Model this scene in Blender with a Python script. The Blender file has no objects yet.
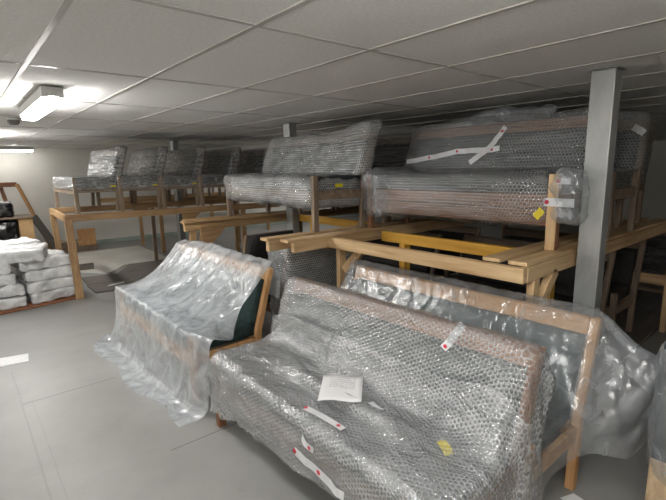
import bpy, bmesh, math, random
import numpy as np
from mathutils import Vector, Matrix, noise
from mathutils.bvhtree import BVHTree

random.seed(7)
RNG = np.random.default_rng(11)
scene = bpy.context.scene
C = scene.collection

# ------------------------------------------------------------------ camera
EYE = 1.62                      # eye height
CEIL = EYE + 0.535              # underside of the suspended ceiling
YAW, PITCH, ROLL = math.radians(40.1), math.radians(10.41), math.radians(-1.086)
FOCAL_PX = 445.0
fh = Vector((math.sin(YAW), math.cos(YAW), 0)); r0 = Vector((math.cos(YAW), -math.sin(YAW), 0)); up = Vector((0, 0, 1))
fwd = fh * math.cos(PITCH) - up * math.sin(PITCH)
uu = up * math.cos(PITCH) + fh * math.sin(PITCH)
cr = r0 * math.cos(ROLL) + uu * math.sin(ROLL)
cu = uu * math.cos(ROLL) - r0 * math.sin(ROLL)
cam_data = bpy.data.cameras.new('camera')
cam = bpy.data.objects.new('camera', cam_data); C.objects.link(cam)
cam_data.sensor_fit = 'HORIZONTAL'; cam_data.sensor_width = 36.0
cam_data.lens = FOCAL_PX / 666.0 * 36.0
cam_data.clip_start = 0.05; cam_data.clip_end = 60
m4 = Matrix((cr, cu, -fwd)).transposed().to_4x4(); m4.translation = (0, 0, EYE)
cam.matrix_world = m4
scene.camera = cam

# ------------------------------------------------------------------ world, exposure
world = bpy.data.worlds.new('world'); scene.world = world; world.use_nodes = True
world.node_tree.nodes['Background'].inputs[0].default_value = (0.9, 0.95, 1.0, 1)
world.node_tree.nodes['Background'].inputs[1].default_value = 0.0
LAMP = 42.0                     # emission of the ceiling battens
vs = scene.view_settings
vs.view_transform = 'Standard'; vs.look = 'None'; vs.gamma = 1.0; vs.use_curve_mapping = False
vs.exposure = 0.95
try:
    cy = scene.cycles
    cy.transparent_max_bounces = 24; cy.max_bounces = 8; cy.diffuse_bounces = 5; cy.glossy_bounces = 3
    cy.sample_clamp_indirect = 4.0; cy.caustics_reflective = False; cy.caustics_refractive = False
    cy.use_denoising = True
except Exception:
    pass

# ------------------------------------------------------------------ helpers
def link(o, parent=None):
    C.objects.link(o)
    if parent is not None: o.parent = parent
    return o
def obj(name, bm, mat, parent=None, smooth=False):
    me = bpy.data.meshes.new(name)
    bm.normal_update(); bm.to_mesh(me); bm.free()
    if smooth: me.shade_smooth()
    me.materials.append(mat)
    return link(bpy.data.objects.new(name, me), parent)
def grid_obj(name, P, mat, parent=None, close_u=False, smooth=True):
    nu, nv = P.shape[:2]
    idx = np.arange(nu * nv).reshape(nu, nv)
    if close_u: idx = np.vstack([idx, idx[:1]])
    f = np.stack([idx[:-1, :-1], idx[1:, :-1], idx[1:, 1:], idx[:-1, 1:]], -1).reshape(-1, 4)
    me = bpy.data.meshes.new(name)
    me.from_pydata(P.reshape(-1, 3).tolist(), [], f.tolist())
    if smooth: me.shade_smooth()
    if not close_u:
        du = np.linalg.norm(np.diff(P, axis=0), axis=-1).mean(1); dv = np.linalg.norm(np.diff(P, axis=1), axis=-1).mean(0)
        U, Vv = np.meshgrid(np.r_[0, np.cumsum(du)], np.r_[0, np.cumsum(dv)], indexing='ij')
        uv = np.stack([U.ravel(), Vv.ravel()], 1)[f.ravel()]
        me.uv_layers.new(name='uv').data.foreach_set('uv', uv.astype(np.float32).ravel())
    me.materials.append(mat)
    return link(bpy.data.objects.new(name, me), parent)
def thing(name, label, cat, loc=(0, 0, 0), rz=0.0, group=None):
    o = bpy.data.objects.new(name, None); C.objects.link(o)
    o.empty_display_size = 0.1
    o.location = loc; o.rotation_euler = (0, 0, rz)
    tag(o, label, cat, group); return o
def tag(o, label, cat, group=None):
    o['label'] = label; o['category'] = cat
    if group: o['group'] = group
    return o
def struct(o):
    o['kind'] = 'structure'; return o
def dup(root, loc, rz, label, group=None, skip='-'):
    r = root.copy(); C.objects.link(r); r.location = loc; r.rotation_euler = (0, 0, rz); r['label'] = label
    if group: r['group'] = group
    for ch in list(root.children):
        if skip in ch.name: continue
        c = ch.copy(); C.objects.link(c); c.parent = r
        for g in list(ch.children):
            d = g.copy(); C.objects.link(d); d.parent = c
    return r
def box_into(bm, x0, x1, y0, y1, z0, z1, bev=0.0):
    b = bmesh.new()
    bmesh.ops.create_cube(b, size=1.0)
    for v in b.verts:
        v.co = Vector(((x0 + x1) / 2 + v.co.x * (x1 - x0), (y0 + y1) / 2 + v.co.y * (y1 - y0), (z0 + z1) / 2 + v.co.z * (z1 - z0)))
    if bev > 0: bmesh.ops.bevel(b, geom=b.edges[:], offset=bev, segments=2, affect='EDGES', profile=0.5)
    me = bpy.data.meshes.new('tmp'); b.to_mesh(me); b.free(); bm.from_mesh(me); bpy.data.meshes.remove(me)
def box(name, x0, x1, y0, y1, z0, z1, mat, parent=None, bev=0.004, smooth=False):
    bm = bmesh.new(); box_into(bm, x0, x1, y0, y1, z0, z1, bev)
    return obj(name, bm, mat, parent, smooth)
def bar(name, a, b, w, h, mat, parent=None, bev=0.004, upv=(0, 0, 1)):
    """a rectangular timber from a to b, w across, h along upv"""
    a = Vector(a); b = Vector(b); d = (b - a); L = d.length; d.normalize()
    s = d.cross(Vector(upv))
    if s.length < 1e-4: s = d.cross(Vector((1, 0, 0)))
    s.normalize(); t = s.cross(d)
    bm = bmesh.new(); box_into(bm, 0, L, -w / 2, w / 2, -h / 2, h / 2, bev)
    M = Matrix((d, s, t)).transposed().to_4x4(); M.translation = a
    bmesh.ops.transform(bm, matrix=M, verts=bm.verts)
    return obj(name, bm, mat, parent)
def prism_y(name, prof, y0, y1, mat, parent=None, bev=0.004):
    """closed xz outline extruded along y"""
    bm = bmesh.new()
    vs0 = [bm.verts.new((x, y0, z)) for x, z in prof]; vs1 = [bm.verts.new((x, y1, z)) for x, z in prof]
    n = len(prof)
    bm.faces.new(vs0); bm.faces.new(vs1[::-1])
    for i in range(n): bm.faces.new((vs0[i], vs1[i], vs1[(i + 1) % n], vs0[(i + 1) % n]))
    bmesh.ops.recalc_face_normals(bm, faces=bm.faces)
    if bev: bmesh.ops.bevel(bm, geom=bm.edges[:], offset=bev, segments=1, affect='EDGES')
    return obj(name, bm, mat, parent)
def fbm(p, o=3): return noise.fractal(Vector(p), 1.0, 2.0, o)
def soft_block(name, cx, cy, cz, sx, sy, sz, mat, parent=None, n=(8, 20, 6), power=6.0, amp=0.0, freq=4.0, shear=0.0, seed=0.0, drop=None):
    """a rounded block (superellipsoid-like box) with lumpy skin; shear tilts x with height"""
    bm = bmesh.new(); bmesh.ops.create_cube(bm, size=2.0)
    def cut(axis, k):
        for i in range(1, k):
            co = [0, 0, 0]; no = [0, 0, 0]; co[axis] = -1 + 2 * i / k; no[axis] = 1
            bmesh.ops.bisect_plane(bm, geom=bm.verts[:] + bm.edges[:] + bm.faces[:], plane_co=co, plane_no=no)
    for ax in range(3): cut(ax, n[ax])
    S = min(sx, sy, sz) / 2 * (2.0 / power) * 1.5
    uvl = bm.loops.layers.uv.new('uv'); bm.normal_update()
    for f in bm.faces:
        k = max(range(3), key=lambda a: abs(f.normal[a]))
        for lp in f.loops:
            q = (lp.vert.co.x * sx / 2, lp.vert.co.y * sy / 2, lp.vert.co.z * sz / 2)
            lp[uvl].uv = ((q[0], q[2]), (q[1], q[0]), (q[1], q[2]))[(1, 0, 2).index(k)] if k != 0 else (q[1], q[2] + 0.003)
    for v in bm.verts:
        q = Vector((v.co.x * sx / 2, v.co.y * sy / 2, v.co.z * sz / 2))
        inner = Vector((max(-(sx / 2 - S), min(sx / 2 - S, q.x)), max(-(sy / 2 - S), min(sy / 2 - S, q.y)), max(-(sz / 2 - S), min(sz / 2 - S, q.z))))
        d = q - inner
        if d.length > 1e-6: q = inner + d.normalized() * S
        if amp:
            nn = d.normalized() if d.length > 1e-6 else Vector((0, 0, 1))
            q += nn * amp * fbm((q.x * freq + seed, q.y * freq - seed, q.z * freq + seed * 2), 4)
        if drop: q = drop(q)
        q.x += shear * q.z
        v.co = q + Vector((cx, cy, cz))
    return obj(name, bm, mat, parent, smooth=True)

# ------------------------------------------------------------------ materials
def nodes_of(name):
    m = bpy.data.materials.new(name); m.use_nodes = True
    nt = m.node_tree; nt.nodes.clear()
    return m, nt, nt.nodes.new('ShaderNodeOutputMaterial')
def N(nt, t, **kw):
    n = nt.nodes.new('ShaderNode' + t)
    for k, v in kw.items():
        if k in n.inputs: n.inputs[k].default_value = v
        else: setattr(n, k, v)
    return n
def L(nt, a, b): nt.links.new(a, b)
def coords(nt, scale=(1, 1, 1), kind='Object', rot=(0, 0, 0)):
    tc = N(nt, 'TexCoord'); mp = N(nt, 'Mapping'); mp.inputs['Scale'].default_value = scale; mp.inputs['Rotation'].default_value = rot
    L(nt, tc.outputs[kind], mp.inputs['Vector']); return mp.outputs['Vector']
def ramp(nt, fac, stops):
    r = N(nt, 'ValToRGB'); el = r.color_ramp.elements
    while len(el) < len(stops): el.new(0.5)
    for e, (p, c) in zip(el, stops): e.position = p; e.color = (*c, 1) if len(c) == 3 else c
    L(nt, fac, r.inputs['Fac']); return r.outputs['Color']
def rgb(h):
    h = h.lstrip('#'); v = [int(h[i:i + 2], 16) / 255 for i in (0, 2, 4)]
    return tuple(c / 12.92 if c <= 0.04045 else ((c + 0.055) / 1.055) ** 2.4 for c in v)
def surf(name, c0, c1, rough=0.6, scale=(6, 6, 6), detail=5, bump=0.0, bscale=40, spec=0.4, kind='Object', metal=0.0, lo=0.35, hi=0.65):
    m, nt, out = nodes_of(name); p = N(nt, 'BsdfPrincipled')
    n1 = N(nt, 'TexNoise', Scale=1.0, Detail=detail, Roughness=0.6); L(nt, coords(nt, scale, kind), n1.inputs['Vector'])
    L(nt, ramp(nt, n1.outputs['Fac'], [(lo, c0), (hi, c1)]), p.inputs['Base Color'])
    p.inputs['Roughness'].default_value = rough; p.inputs['Metallic'].default_value = metal
    p.inputs['Specular IOR Level'].default_value = spec
    if bump:
        n2 = N(nt, 'TexNoise', Scale=bscale, Detail=3); L(nt, coords(nt, (1, 1, 1), kind), n2.inputs['Vector'])
        b = N(nt, 'Bump', Strength=bump, Distance=0.01); L(nt, n2.outputs['Fac'], b.inputs['Height']); L(nt, b.outputs['Normal'], p.inputs['Normal'])
    L(nt, p.outputs['BSDF'], out.inputs['Surface']); return m
def wood(name, c0, c1, axis=1, rough=0.55):
    sc = [28, 28, 28]; sc[axis] = 1.6
    m, nt, out = nodes_of(name); p = N(nt, 'BsdfPrincipled', Roughness=rough)
    p.inputs['Specular IOR Level'].default_value = 0.3
    n1 = N(nt, 'TexNoise', Scale=1.0, Detail=6, Roughness=0.62); L(nt, coords(nt, sc), n1.inputs['Vector'])
    n3 = N(nt, 'TexNoise', Scale=2.3, Detail=2); L(nt, coords(nt), n3.inputs['Vector'])
    mx = N(nt, 'Math', operation='MULTIPLY_ADD'); L(nt, n3.outputs['Fac'], mx.inputs[0]); mx.inputs[1].default_value = 0.5; mx.inputs[2].default_value = -0.25
    ad = N(nt, 'Math', operation='ADD'); L(nt, n1.outputs['Fac'], ad.inputs[0]); L(nt, mx.outputs[0], ad.inputs[1])
    L(nt, ramp(nt, ad.outputs[0], [(0.3, c0), (0.68, c1)]), p.inputs['Base Color'])
    b = N(nt, 'Bump', Strength=0.15, Distance=0.004); L(nt, n1.outputs['Fac'], b.inputs['Height']); L(nt, b.outputs['Normal'], p.inputs['Normal'])
    L(nt, p.outputs['BSDF'], out.inputs['Surface']); return m
def hexfield(nt, pitch):
    """distance to the nearest centre of a hexagonal bubble lattice, in pitches"""
    tc = N(nt, 'TexCoord'); outs = []
    for ox, oy in ((100.0, 173.2050808), (100.25, 173.6380935)):
        a = N(nt, 'VectorMath', operation='MULTIPLY_ADD'); L(nt, tc.outputs['UV'], a.inputs[0])
        a.inputs[1].default_value = (1 / pitch, 1 / pitch, 0); a.inputs[2].default_value = (ox * 2, oy * 2, 0)
        m = N(nt, 'VectorMath', operation='MODULO'); L(nt, a.outputs[0], m.inputs[0]); m.inputs[1].default_value = (1.0, 1.7320508, 1.0)
        s = N(nt, 'VectorMath', operation='SUBTRACT'); L(nt, m.outputs[0], s.inputs[0]); s.inputs[1].default_value = (0.5, 0.8660254, 0.0)
        l = N(nt, 'VectorMath', operation='LENGTH'); L(nt, s.outputs[0], l.inputs[0]); outs.append(l.outputs['Value'])
    mn = N(nt, 'Math', operation='MINIMUM'); L(nt, outs[0], mn.inputs[0]); L(nt, outs[1], mn.inputs[1]); return mn.outputs[0]
def film(name, haze=0.4, bubble=0.0, wrinkle=0.5, tint=(0.93, 0.95, 0.96), gloss=0.5, rough=0.16, wscale=(7, 7, 7), haze_var=0.25, bsize=0.011, white=(0.82, 0.83, 0.84), rot=(0.4, 0.3, 0.5), base=0.06, rimc=0.17):
    """thin plastic: clear transmission + milky scatter + sharp highlights on a creased skin"""
    m, nt, out = nodes_of(name)
    co = coords(nt, wscale, 'Object', rot)
    w1 = N(nt, 'TexNoise', Scale=1.0, Detail=4, Roughness=0.55, Distortion=1.6); L(nt, co, w1.inputs['Vector'])
    w2 = N(nt, 'TexVoronoi', Scale=1.3, feature='DISTANCE_TO_EDGE'); L(nt, co, w2.inputs['Vector'])
    w3 = N(nt, 'TexNoise', Scale=0.7, Detail=2, Roughness=0.5, Distortion=0.8); L(nt, co, w3.inputs['Vector'])
    r1 = N(nt, 'Math', operation='MULTIPLY_ADD'); L(nt, w3.outputs['Fac'], r1.inputs[0]); r1.inputs[1].default_value = 2.0; r1.inputs[2].default_value = -1.0
    r2 = N(nt, 'Math', operation='ABSOLUTE'); L(nt, r1.outputs[0], r2.inputs[0])
    r3 = N(nt, 'Math', operation='SUBTRACT'); r3.inputs[0].default_value = 1.0; L(nt, r2.outputs[0], r3.inputs[1])
    r4 = N(nt, 'Math', operation='POWER'); L(nt, r3.outputs[0], r4.inputs[0]); r4.inputs[1].default_value = 14.0
    h0 = N(nt, 'Math', operation='MULTIPLY_ADD'); L(nt, r4.outputs[0], h0.inputs[0]); h0.inputs[1].default_value = 0.45; L(nt, w1.outputs['Fac'], h0.inputs[2])
    h = N(nt, 'Math', operation='MULTIPLY_ADD'); L(nt, w2.outputs['Distance'], h.inputs[0]); h.inputs[1].default_value = 0.35; L(nt, h0.outputs[0], h.inputs[2])
    b1 = N(nt, 'Bump', Strength=wrinkle, Distance=0.03); L(nt, h.outputs[0], b1.inputs['Height'])
    nrm = b1.outputs['Normal']
    hz = N(nt, 'Math', operation='MULTIPLY_ADD'); L(nt, w1.outputs['Fac'], hz.inputs[0]); hz.inputs[1].default_value = haze_var * 2; hz.inputs[2].default_value = haze - haze_var; hz.use_clamp = True
    hfac = hz.outputs[0]
    if bubble:
        v = hexfield(nt, bsize)
        dome = N(nt, 'MapRange'); dome.inputs['From Min'].default_value = 0.0; dome.inputs['From Max'].default_value = 0.5
        dome.inputs['To Min'].default_value = 1.0; dome.inputs['To Max'].default_value = 0.0; dome.interpolation_type = 'SMOOTHSTEP'
        L(nt, v, dome.inputs['Value'])
        b2 = N(nt, 'Bump', Strength=bubble, Distance=0.004); L(nt, dome.outputs['Result'], b2.inputs['Height']); L(nt, nrm, b2.inputs['Normal'])
        nrm = b2.outputs['Normal']
        # rims of the bubbles scatter more than their clear domes
        rim = N(nt, 'MapRange'); rim.inputs['From Min'].default_value = 0.2; rim.inputs['From Max'].default_value = 0.55
        rim.inputs['To Min'].default_value = -rimc * 0.8; rim.inputs['To Max'].default_value = rimc * 1.2
        L(nt, v, rim.inputs['Value'])
        ad = N(nt, 'Math', operation='ADD'); ad.use_clamp = True; L(nt, hfac, ad.inputs[0]); L(nt, rim.outputs['Result'], ad.inputs[1]); hfac = ad.outputs[0]
    tr = N(nt, 'BsdfTransparent', Color=(*tint, 1))
    df = N(nt, 'BsdfDiffuse', Color=(*white, 1)); L(nt, nrm, df.inputs['Normal'])
    tl = N(nt, 'BsdfTranslucent', Color=(*white, 1)); L(nt, nrm, tl.inputs['Normal'])
    mt = N(nt, 'MixShader', Fac=0.35); L(nt, df.outputs[0], mt.inputs[1]); L(nt, tl.outputs[0], mt.inputs[2])
    m1 = N(nt, 'MixShader'); L(nt, hfac, m1.inputs['Fac']); L(nt, tr.outputs[0], m1.inputs[1]); L(nt, mt.outputs[0], m1.inputs[2])
    gl = N(nt, 'BsdfGlossy', Roughness=rough); L(nt, nrm, gl.inputs['Normal'])
    fr = N(nt, 'LayerWeight', Blend=0.35); L(nt, nrm, fr.inputs['Normal'])
    fm = N(nt, 'Math', operation='MULTIPLY_ADD'); L(nt, fr.outputs['Facing'], fm.inputs[0]); fm.inputs[1].default_value = gloss; fm.inputs[2].default_value = base; fm.use_clamp = True
    m2 = N(nt, 'MixShader'); L(nt, fm.outputs[0], m2.inputs['Fac']); L(nt, m1.outputs[0], m2.inputs[1]); L(nt, gl.outputs[0], m2.inputs[2])
    L(nt, m2.outputs[0], out.inputs['Surface']); return m
def emit(name, col, strength):
    m, nt, out = nodes_of(name); e = N(nt, 'Emission', Strength=strength, Color=(*col, 1)); L(nt, e.outputs[0], out.inputs['Surface']); return m

M = {}
M['wall'] = surf('painted_wall', rgb('#d2cfc7'), rgb('#dbd8d0'), 0.75, (1.5, 1.5, 1.5), bump=0.05)
M['tile'] = surf('ceiling_tile', rgb('#e6e4e1'), rgb('#f0eeeb'), 0.9, (60, 60, 60), 4, bump=0.25, bscale=160, spec=0.1)
M['grid'] = surf('grid_bar_paint', rgb('#b5b1ac'), rgb('#c4c0ba'), 0.35, (3, 3, 3), spec=0.6)
M['lampbody'] = surf('lamp_housing', rgb('#b9b9b6'), rgb('#c6c6c2'), 0.4)
M['steel'] = surf('galvanised_steel', rgb('#989a99'), rgb('#b4b5b3'), 0.4, (5, 5, 2), 6, metal=0.35, spec=0.5)
M['oak'] = wood('light_oak', rgb('#a87a4e'), rgb('#cba071'), 1)
M['oak_z'] = wood('light_oak_upright', rgb('#a87a4e'), rgb('#cba071'), 2)
M['beech'] = wood('brown_beech', rgb('#6d4a35'), rgb('#94694d'), 1)
M['beech_z'] = wood('brown_beech_upright', rgb('#6d4a35'), rgb('#94694d'), 2)
M['greywood'] = wood('grey_brown_beech', rgb('#6b5a4d'), rgb('#94826f'), 1)
M['greywood_z'] = wood('grey_brown_upright', rgb('#6b5a4d'), rgb('#94826f'), 2)
M['pine_x'] = wood('pine_board_lengthwise', rgb('#ad8a62'), rgb('#d6b98f'), 0)
M['pine_y'] = wood('pine_beam', rgb('#ad8a62'), rgb('#d6b98f'), 1)
M['pine_z'] = wood('pine_leg', rgb('#ad8a62'), rgb('#d6b98f'), 2)
for ax_, nm_ in enumerate('xyz'): M['tan_' + nm_] = wood('weathered_pine_' + nm_, rgb('#85674a'), rgb('#b3926a'), ax_)
M['yellow_y'] = wood('yellow_formwork_beam', rgb('#b5822e'), rgb('#d6a546'), 1)
M['yellow_z'] = wood('yellow_formwork_leg', rgb('#b5822e'), rgb('#d6a546'), 2)
M['green'] = surf('dark_green_upholstery', rgb('#1f302f'), rgb('#2b4140'), 0.7, (30, 30, 30), bump=0.15, bscale=300)
M['charcoal'] = surf('charcoal_upholstery', rgb('#262423'), rgb('#353230'), 0.8, (30, 30, 30), bump=0.15, bscale=300)
M['navy'] = surf('dark_slate_upholstery', rgb('#23282b'), rgb('#30373a'), 0.6, (30, 30, 30), bump=0.15, bscale=300)
M['brownboard'] = surf('brown_cardboard', rgb('#7d5238'), rgb('#956547'), 0.8, (4, 4, 4))
M['card'] = surf('tan_cardboard', rgb('#b08d63'), rgb('#c6a478'), 0.8, (5, 5, 5))
M['darkboard'] = wood('dark_grey_board', rgb('#55504b'), rgb('#77716b'), 0, 0.5)
M['paleboard'] = surf('pale_board', rgb('#c3c0b7'), rgb('#d0cdc4'), 0.6, (2, 2, 2))
M['paper'] = surf('white_paper', rgb('#d6d6d6'), rgb('#e2e2e2'), 0.7, (20, 20, 20))
M['tape'] = surf('white_tape', rgb('#c9c9cb'), rgb('#d8d8da'), 0.35, (20, 20, 20))
M['red'] = surf('red_print', rgb('#b02332'), rgb('#c03040'), 0.4)
M['yellowtag'] = surf('yellow_tag', rgb('#cdb81c'), rgb('#dcc92c'), 0.5)
M['blackfilm'] = surf('black_plastic', rgb('#0b0b0c'), rgb('#161618'), 0.22, (6, 6, 6), bump=0.9, bscale=14, spec=0.7)
M['detector'] = surf('detector_plastic', rgb('#5c5955'), rgb('#6c6964'), 0.5)
M['skirt'] = surf('pale_green_skirting', rgb('#93a39a'), rgb('#aab7ae'), 0.4, (3, 3, 3))
M['tan_bubble'] = surf('tan_card_in_film', rgb('#a48a6c'), rgb('#c0a98a'), 0.3, (40, 40, 12), bump=0.6, bscale=90)
# films
M['bubble_a'] = film('bubble_wrap_clear', haze=0.24, bubble=0.8, wrinkle=0.3, gloss=0.45, rough=0.2, bsize=0.021, haze_var=0.2, base=0.11, wscale=(9, 3.5, 9), rimc=0.12)
M['bubble_o'] = film('bubble_wrap_overlap', haze=0.27, bubble=0.8, wrinkle=0.4, gloss=0.45, rough=0.2, bsize=0.021, haze_var=0.3, base=0.11, wscale=(9, 3.5, 9), rimc=0.12)
M['bubble_e'] = film('bubble_wrap_brightened', haze=0.36, bubble=1.0, wrinkle=0.5, gloss=0.5, rough=0.18, bsize=0.024, haze_var=0.3, base=0.10, wscale=(7, 3, 9), white=(0.88, 0.9, 0.92), rimc=0.2)  # haze raised so the wrap itself carries nearby lamp light
M['bubble_d'] = film('bubble_wrap_dark', haze=0.17, bubble=1.0, wrinkle=0.5, gloss=0.5, rough=0.16, bsize=0.025, haze_var=0.12, base=0.10, wscale=(7, 2.5, 10), white=(0.88, 0.9, 0.92), rimc=0.22)
M['sheet_c'] = film('milky_polythene', haze=0.50, wrinkle=0.4, gloss=0.25, rough=0.2, wscale=(5, 5, 5), haze_var=0.5, white=(0.78, 0.82, 0.86), base=0.04)
M['sheet_b'] = film('clear_polythene', haze=0.22, wrinkle=0.35, gloss=0.28, rough=0.2, wscale=(5, 7, 5), haze_var=0.35, white=(0.78, 0.82, 0.86), base=0.05)
M['stretch_dark'] = film('stretch_film_clear', haze=0.12, wrinkle=0.9, gloss=0.65, rough=0.15, wscale=(5, 2.2, 14), haze_var=0.4, rot=(0.1, 0.0, 0.0), base=0.12)
M['stretch'] = film('stretch_film', haze=0.32, wrinkle=0.9, gloss=0.65, rough=0.15, wscale=(5, 2.2, 14), haze_var=0.5, rot=(0.1, 0.0, 0.0), base=0.12, white=(0.88, 0.9, 0.92))
M['packfilm'] = surf('white_pack_film', rgb('#bdbebf'), rgb('#e2e3e3'), 0.2, (7, 7, 7), bump=1.0, bscale=26, spec=0.6)

# floor concrete: stains, scuffs, saw-cut joints
def floor_mat():
    m, nt, out = nodes_of('concrete_floor'); p = N(nt, 'BsdfPrincipled')
    co = coords(nt)
    n1 = N(nt, 'TexNoise', Scale=1.1, Detail=7, Roughness=0.65); L(nt, co, n1.inputs['Vector'])
    n2 = N(nt, 'TexNoise', Scale=9, Detail=5, Roughness=0.7); L(nt, co, n2.inputs['Vector'])
    base = ramp(nt, n1.outputs['Fac'], [(0.3, rgb('#82817e')), (0.7, rgb('#979693'))])
    spots = ramp(nt, n2.outputs['Fac'], [(0.25, (0.7, 0.69, 0.68)), (0.36, (1, 1, 1))])
    mx = N(nt, 'MixRGB', blend_type='MULTIPLY', Fac=1.0); L(nt, base, mx.inputs[1]); L(nt, spots, mx.inputs[2])
    sep = N(nt, 'SeparateXYZ'); L(nt, co, sep.inputs[0])
    prev = mx.outputs[0]
    def line(axis, at, lo, hi, wid, dark):
        nonlocal prev
        o1, o2 = ('Y', 'X') if axis == 'x' else ('X', 'Y')
        s = N(nt, 'Math', operation='SUBTRACT'); L(nt, sep.outputs[o1], s.inputs[0]); s.inputs[1].default_value = at
        wob = N(nt, 'Math', operation='MULTIPLY_ADD'); L(nt, n1.outputs['Fac'], wob.inputs[0]); wob.inputs[1].default_value = 0.03; L(nt, s.outputs[0], wob.inputs[2])
        a = N(nt, 'Math', operation='ABSOLUTE'); L(nt, wob.outputs[0], a.inputs[0])
        c = N(nt, 'Math', operation='LESS_THAN'); L(nt, a.outputs[0], c.inputs[0]); c.inputs[1].default_value = wid
        g = N(nt, 'Math', operation='GREATER_THAN'); L(nt, sep.outputs[o2], g.inputs[0]); g.inputs[1].default_value = lo
        l = N(nt, 'Math', operation='LESS_THAN'); L(nt, sep.outputs[o2], l.inputs[0]); l.inputs[1].default_value = hi
        k = N(nt, 'Math', operation='MULTIPLY'); L(nt, c.outputs[0], k.inputs[0]); L(nt, g.outputs[0], k.inputs[1])
        k2 = N(nt, 'Math', operation='MULTIPLY'); L(nt, k.outputs[0], k2.inputs[0]); L(nt, l.outputs[0], k2.inputs[1])
        k3 = N(nt, 'Math', operation='MULTIPLY'); L(nt, k2.outputs[0], k3.inputs[0]); k3.inputs[1].default_value = dark
        mm = N(nt, 'MixRGB', Fac=0.0); L(nt, k3.outputs[0], mm.inputs['Fac']); L(nt, prev, mm.inputs[1]); mm.inputs[2].default_value = (0.06, 0.055, 0.05, 1)
        prev = mm.outputs[0]
    line('x', 3.705, 0.18, 0.80, 0.004, 0.75); line('x', 2.46, 0.78, 4.0, 0.004, 0.7); line('x', 4.96, 0.70, 4.0, 0.004, 0.5)
    line('x', 1.21, 0.2, 4.0, 0.004, 0.5)
    line('y', 0.19, -1.0, 4.4, 0.006, 0.16); line('y', 0.255, -1.0, 3.7, 0.004, 0.12)
    L(nt, prev, p.inputs['Base Color'])
    r = N(nt, 'MapRange'); r.inputs['To Min'].default_value = 0.30; r.inputs['To Max'].default_value = 0.52; L(nt, n1.outputs['Fac'], r.inputs['Value']); L(nt, r.outputs[0], p.inputs['Roughness'])
    p.inputs['Specular IOR Level'].default_value = 0.4
    b = N(nt, 'Bump', Strength=0.08, Distance=0.01); L(nt, n2.outputs['Fac'], b.inputs['Height']); L(nt, b.outputs['Normal'], p.inputs['Normal'])
    L(nt, p.outputs['BSDF'], out.inputs['Surface']); return m
M['floor'] = floor_mat()

# note paper with faint hand-written lines
def note_mat():
    m, nt, out = nodes_of('note_paper'); p = N(nt, 'BsdfPrincipled', Roughness=0.7)
    tc = N(nt, 'TexCoord'); sep = N(nt, 'SeparateXYZ'); L(nt, tc.outputs['Generated'], sep.inputs[0])
    row = N(nt, 'Math', operation='MULTIPLY'); L(nt, sep.outputs['Y'], row.inputs[0]); row.inputs[1].default_value = 14
    fr = N(nt, 'Math', operation='FRACT'); L(nt, row.outputs[0], fr.inputs[0])
    band = N(nt, 'Math', operation='LESS_THAN'); L(nt, fr.outputs[0], band.inputs[0]); band.inputs[1].default_value = 0.5
    nz = N(nt, 'TexNoise', Scale=1.0, Detail=3); L(nt, coords(nt, (40, 14, 1), 'Generated'), nz.inputs['Vector'])
    ink = N(nt, 'Math', operation='GREATER_THAN'); L(nt, nz.outputs['Fac'], ink.inputs[0]); ink.inputs[1].default_value = 0.5
    k = N(nt, 'Math', operation='MULTIPLY'); L(nt, band.outputs[0], k.inputs[0]); L(nt, ink.outputs[0], k.inputs[1])
    prev = k.outputs[0]
    for ax, op, v in (('Y', 'GREATER_THAN', 0.50), ('Y', 'LESS_THAN', 0.90), ('X', 'GREATER_THAN', 0.2), ('X', 'LESS_THAN', 0.82)):
        c = N(nt, 'Math', operation=op); L(nt, sep.outputs[ax], c.inputs[0]); c.inputs[1].default_value = v
        q = N(nt, 'Math', operation='MULTIPLY'); L(nt, prev, q.inputs[0]); L(nt, c.outputs[0], q.inputs[1]); prev = q.outputs[0]
    s = N(nt, 'Math', operation='MULTIPLY'); L(nt, prev, s.inputs[0]); s.inputs[1].default_value = 0.55
    mm = N(nt, 'MixRGB'); L(nt, s.outputs[0], mm.inputs['Fac']); mm.inputs[1].default_value = (*rgb('#dcdbdc'), 1); mm.inputs[2].default_value = (*rgb('#5a5a60'), 1)
    L(nt, mm.outputs[0], p.inputs['Base Color']); L(nt, p.outputs['BSDF'], out.inputs['Surface']); return m
M['note'] = note_mat()

# ------------------------------------------------------------------ the room
XL, XR, YN, YF = -3.4, 15.0, -3.5, 11.3
struct(box('floor', XL, XR, YN, YF, -0.12, 0.0, M['floor'], bev=0))
struct(box('wall_back', XL, XR, YF, YF + 0.15, 0.0, CEIL + 0.1, M['wall'], bev=0))
struct(box('wall_left', XL - 0.15, XL, YN, YF, 0.0, CEIL + 0.1, M['wall'], bev=0))
struct(box('wall_right', XR, XR + 0.15, YN, YF, 0.0, CEIL + 0.1, M['wall'], bev=0))
struct(box('wall_front', XL, XR, YN - 0.15, YN, 0.0, CEIL + 0.1, M['wall'], bev=0))
struct(box('baseboard_back', XL, XR, YF - 0.02, YF, 0.0, 0.09, M['skirt']))
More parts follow.
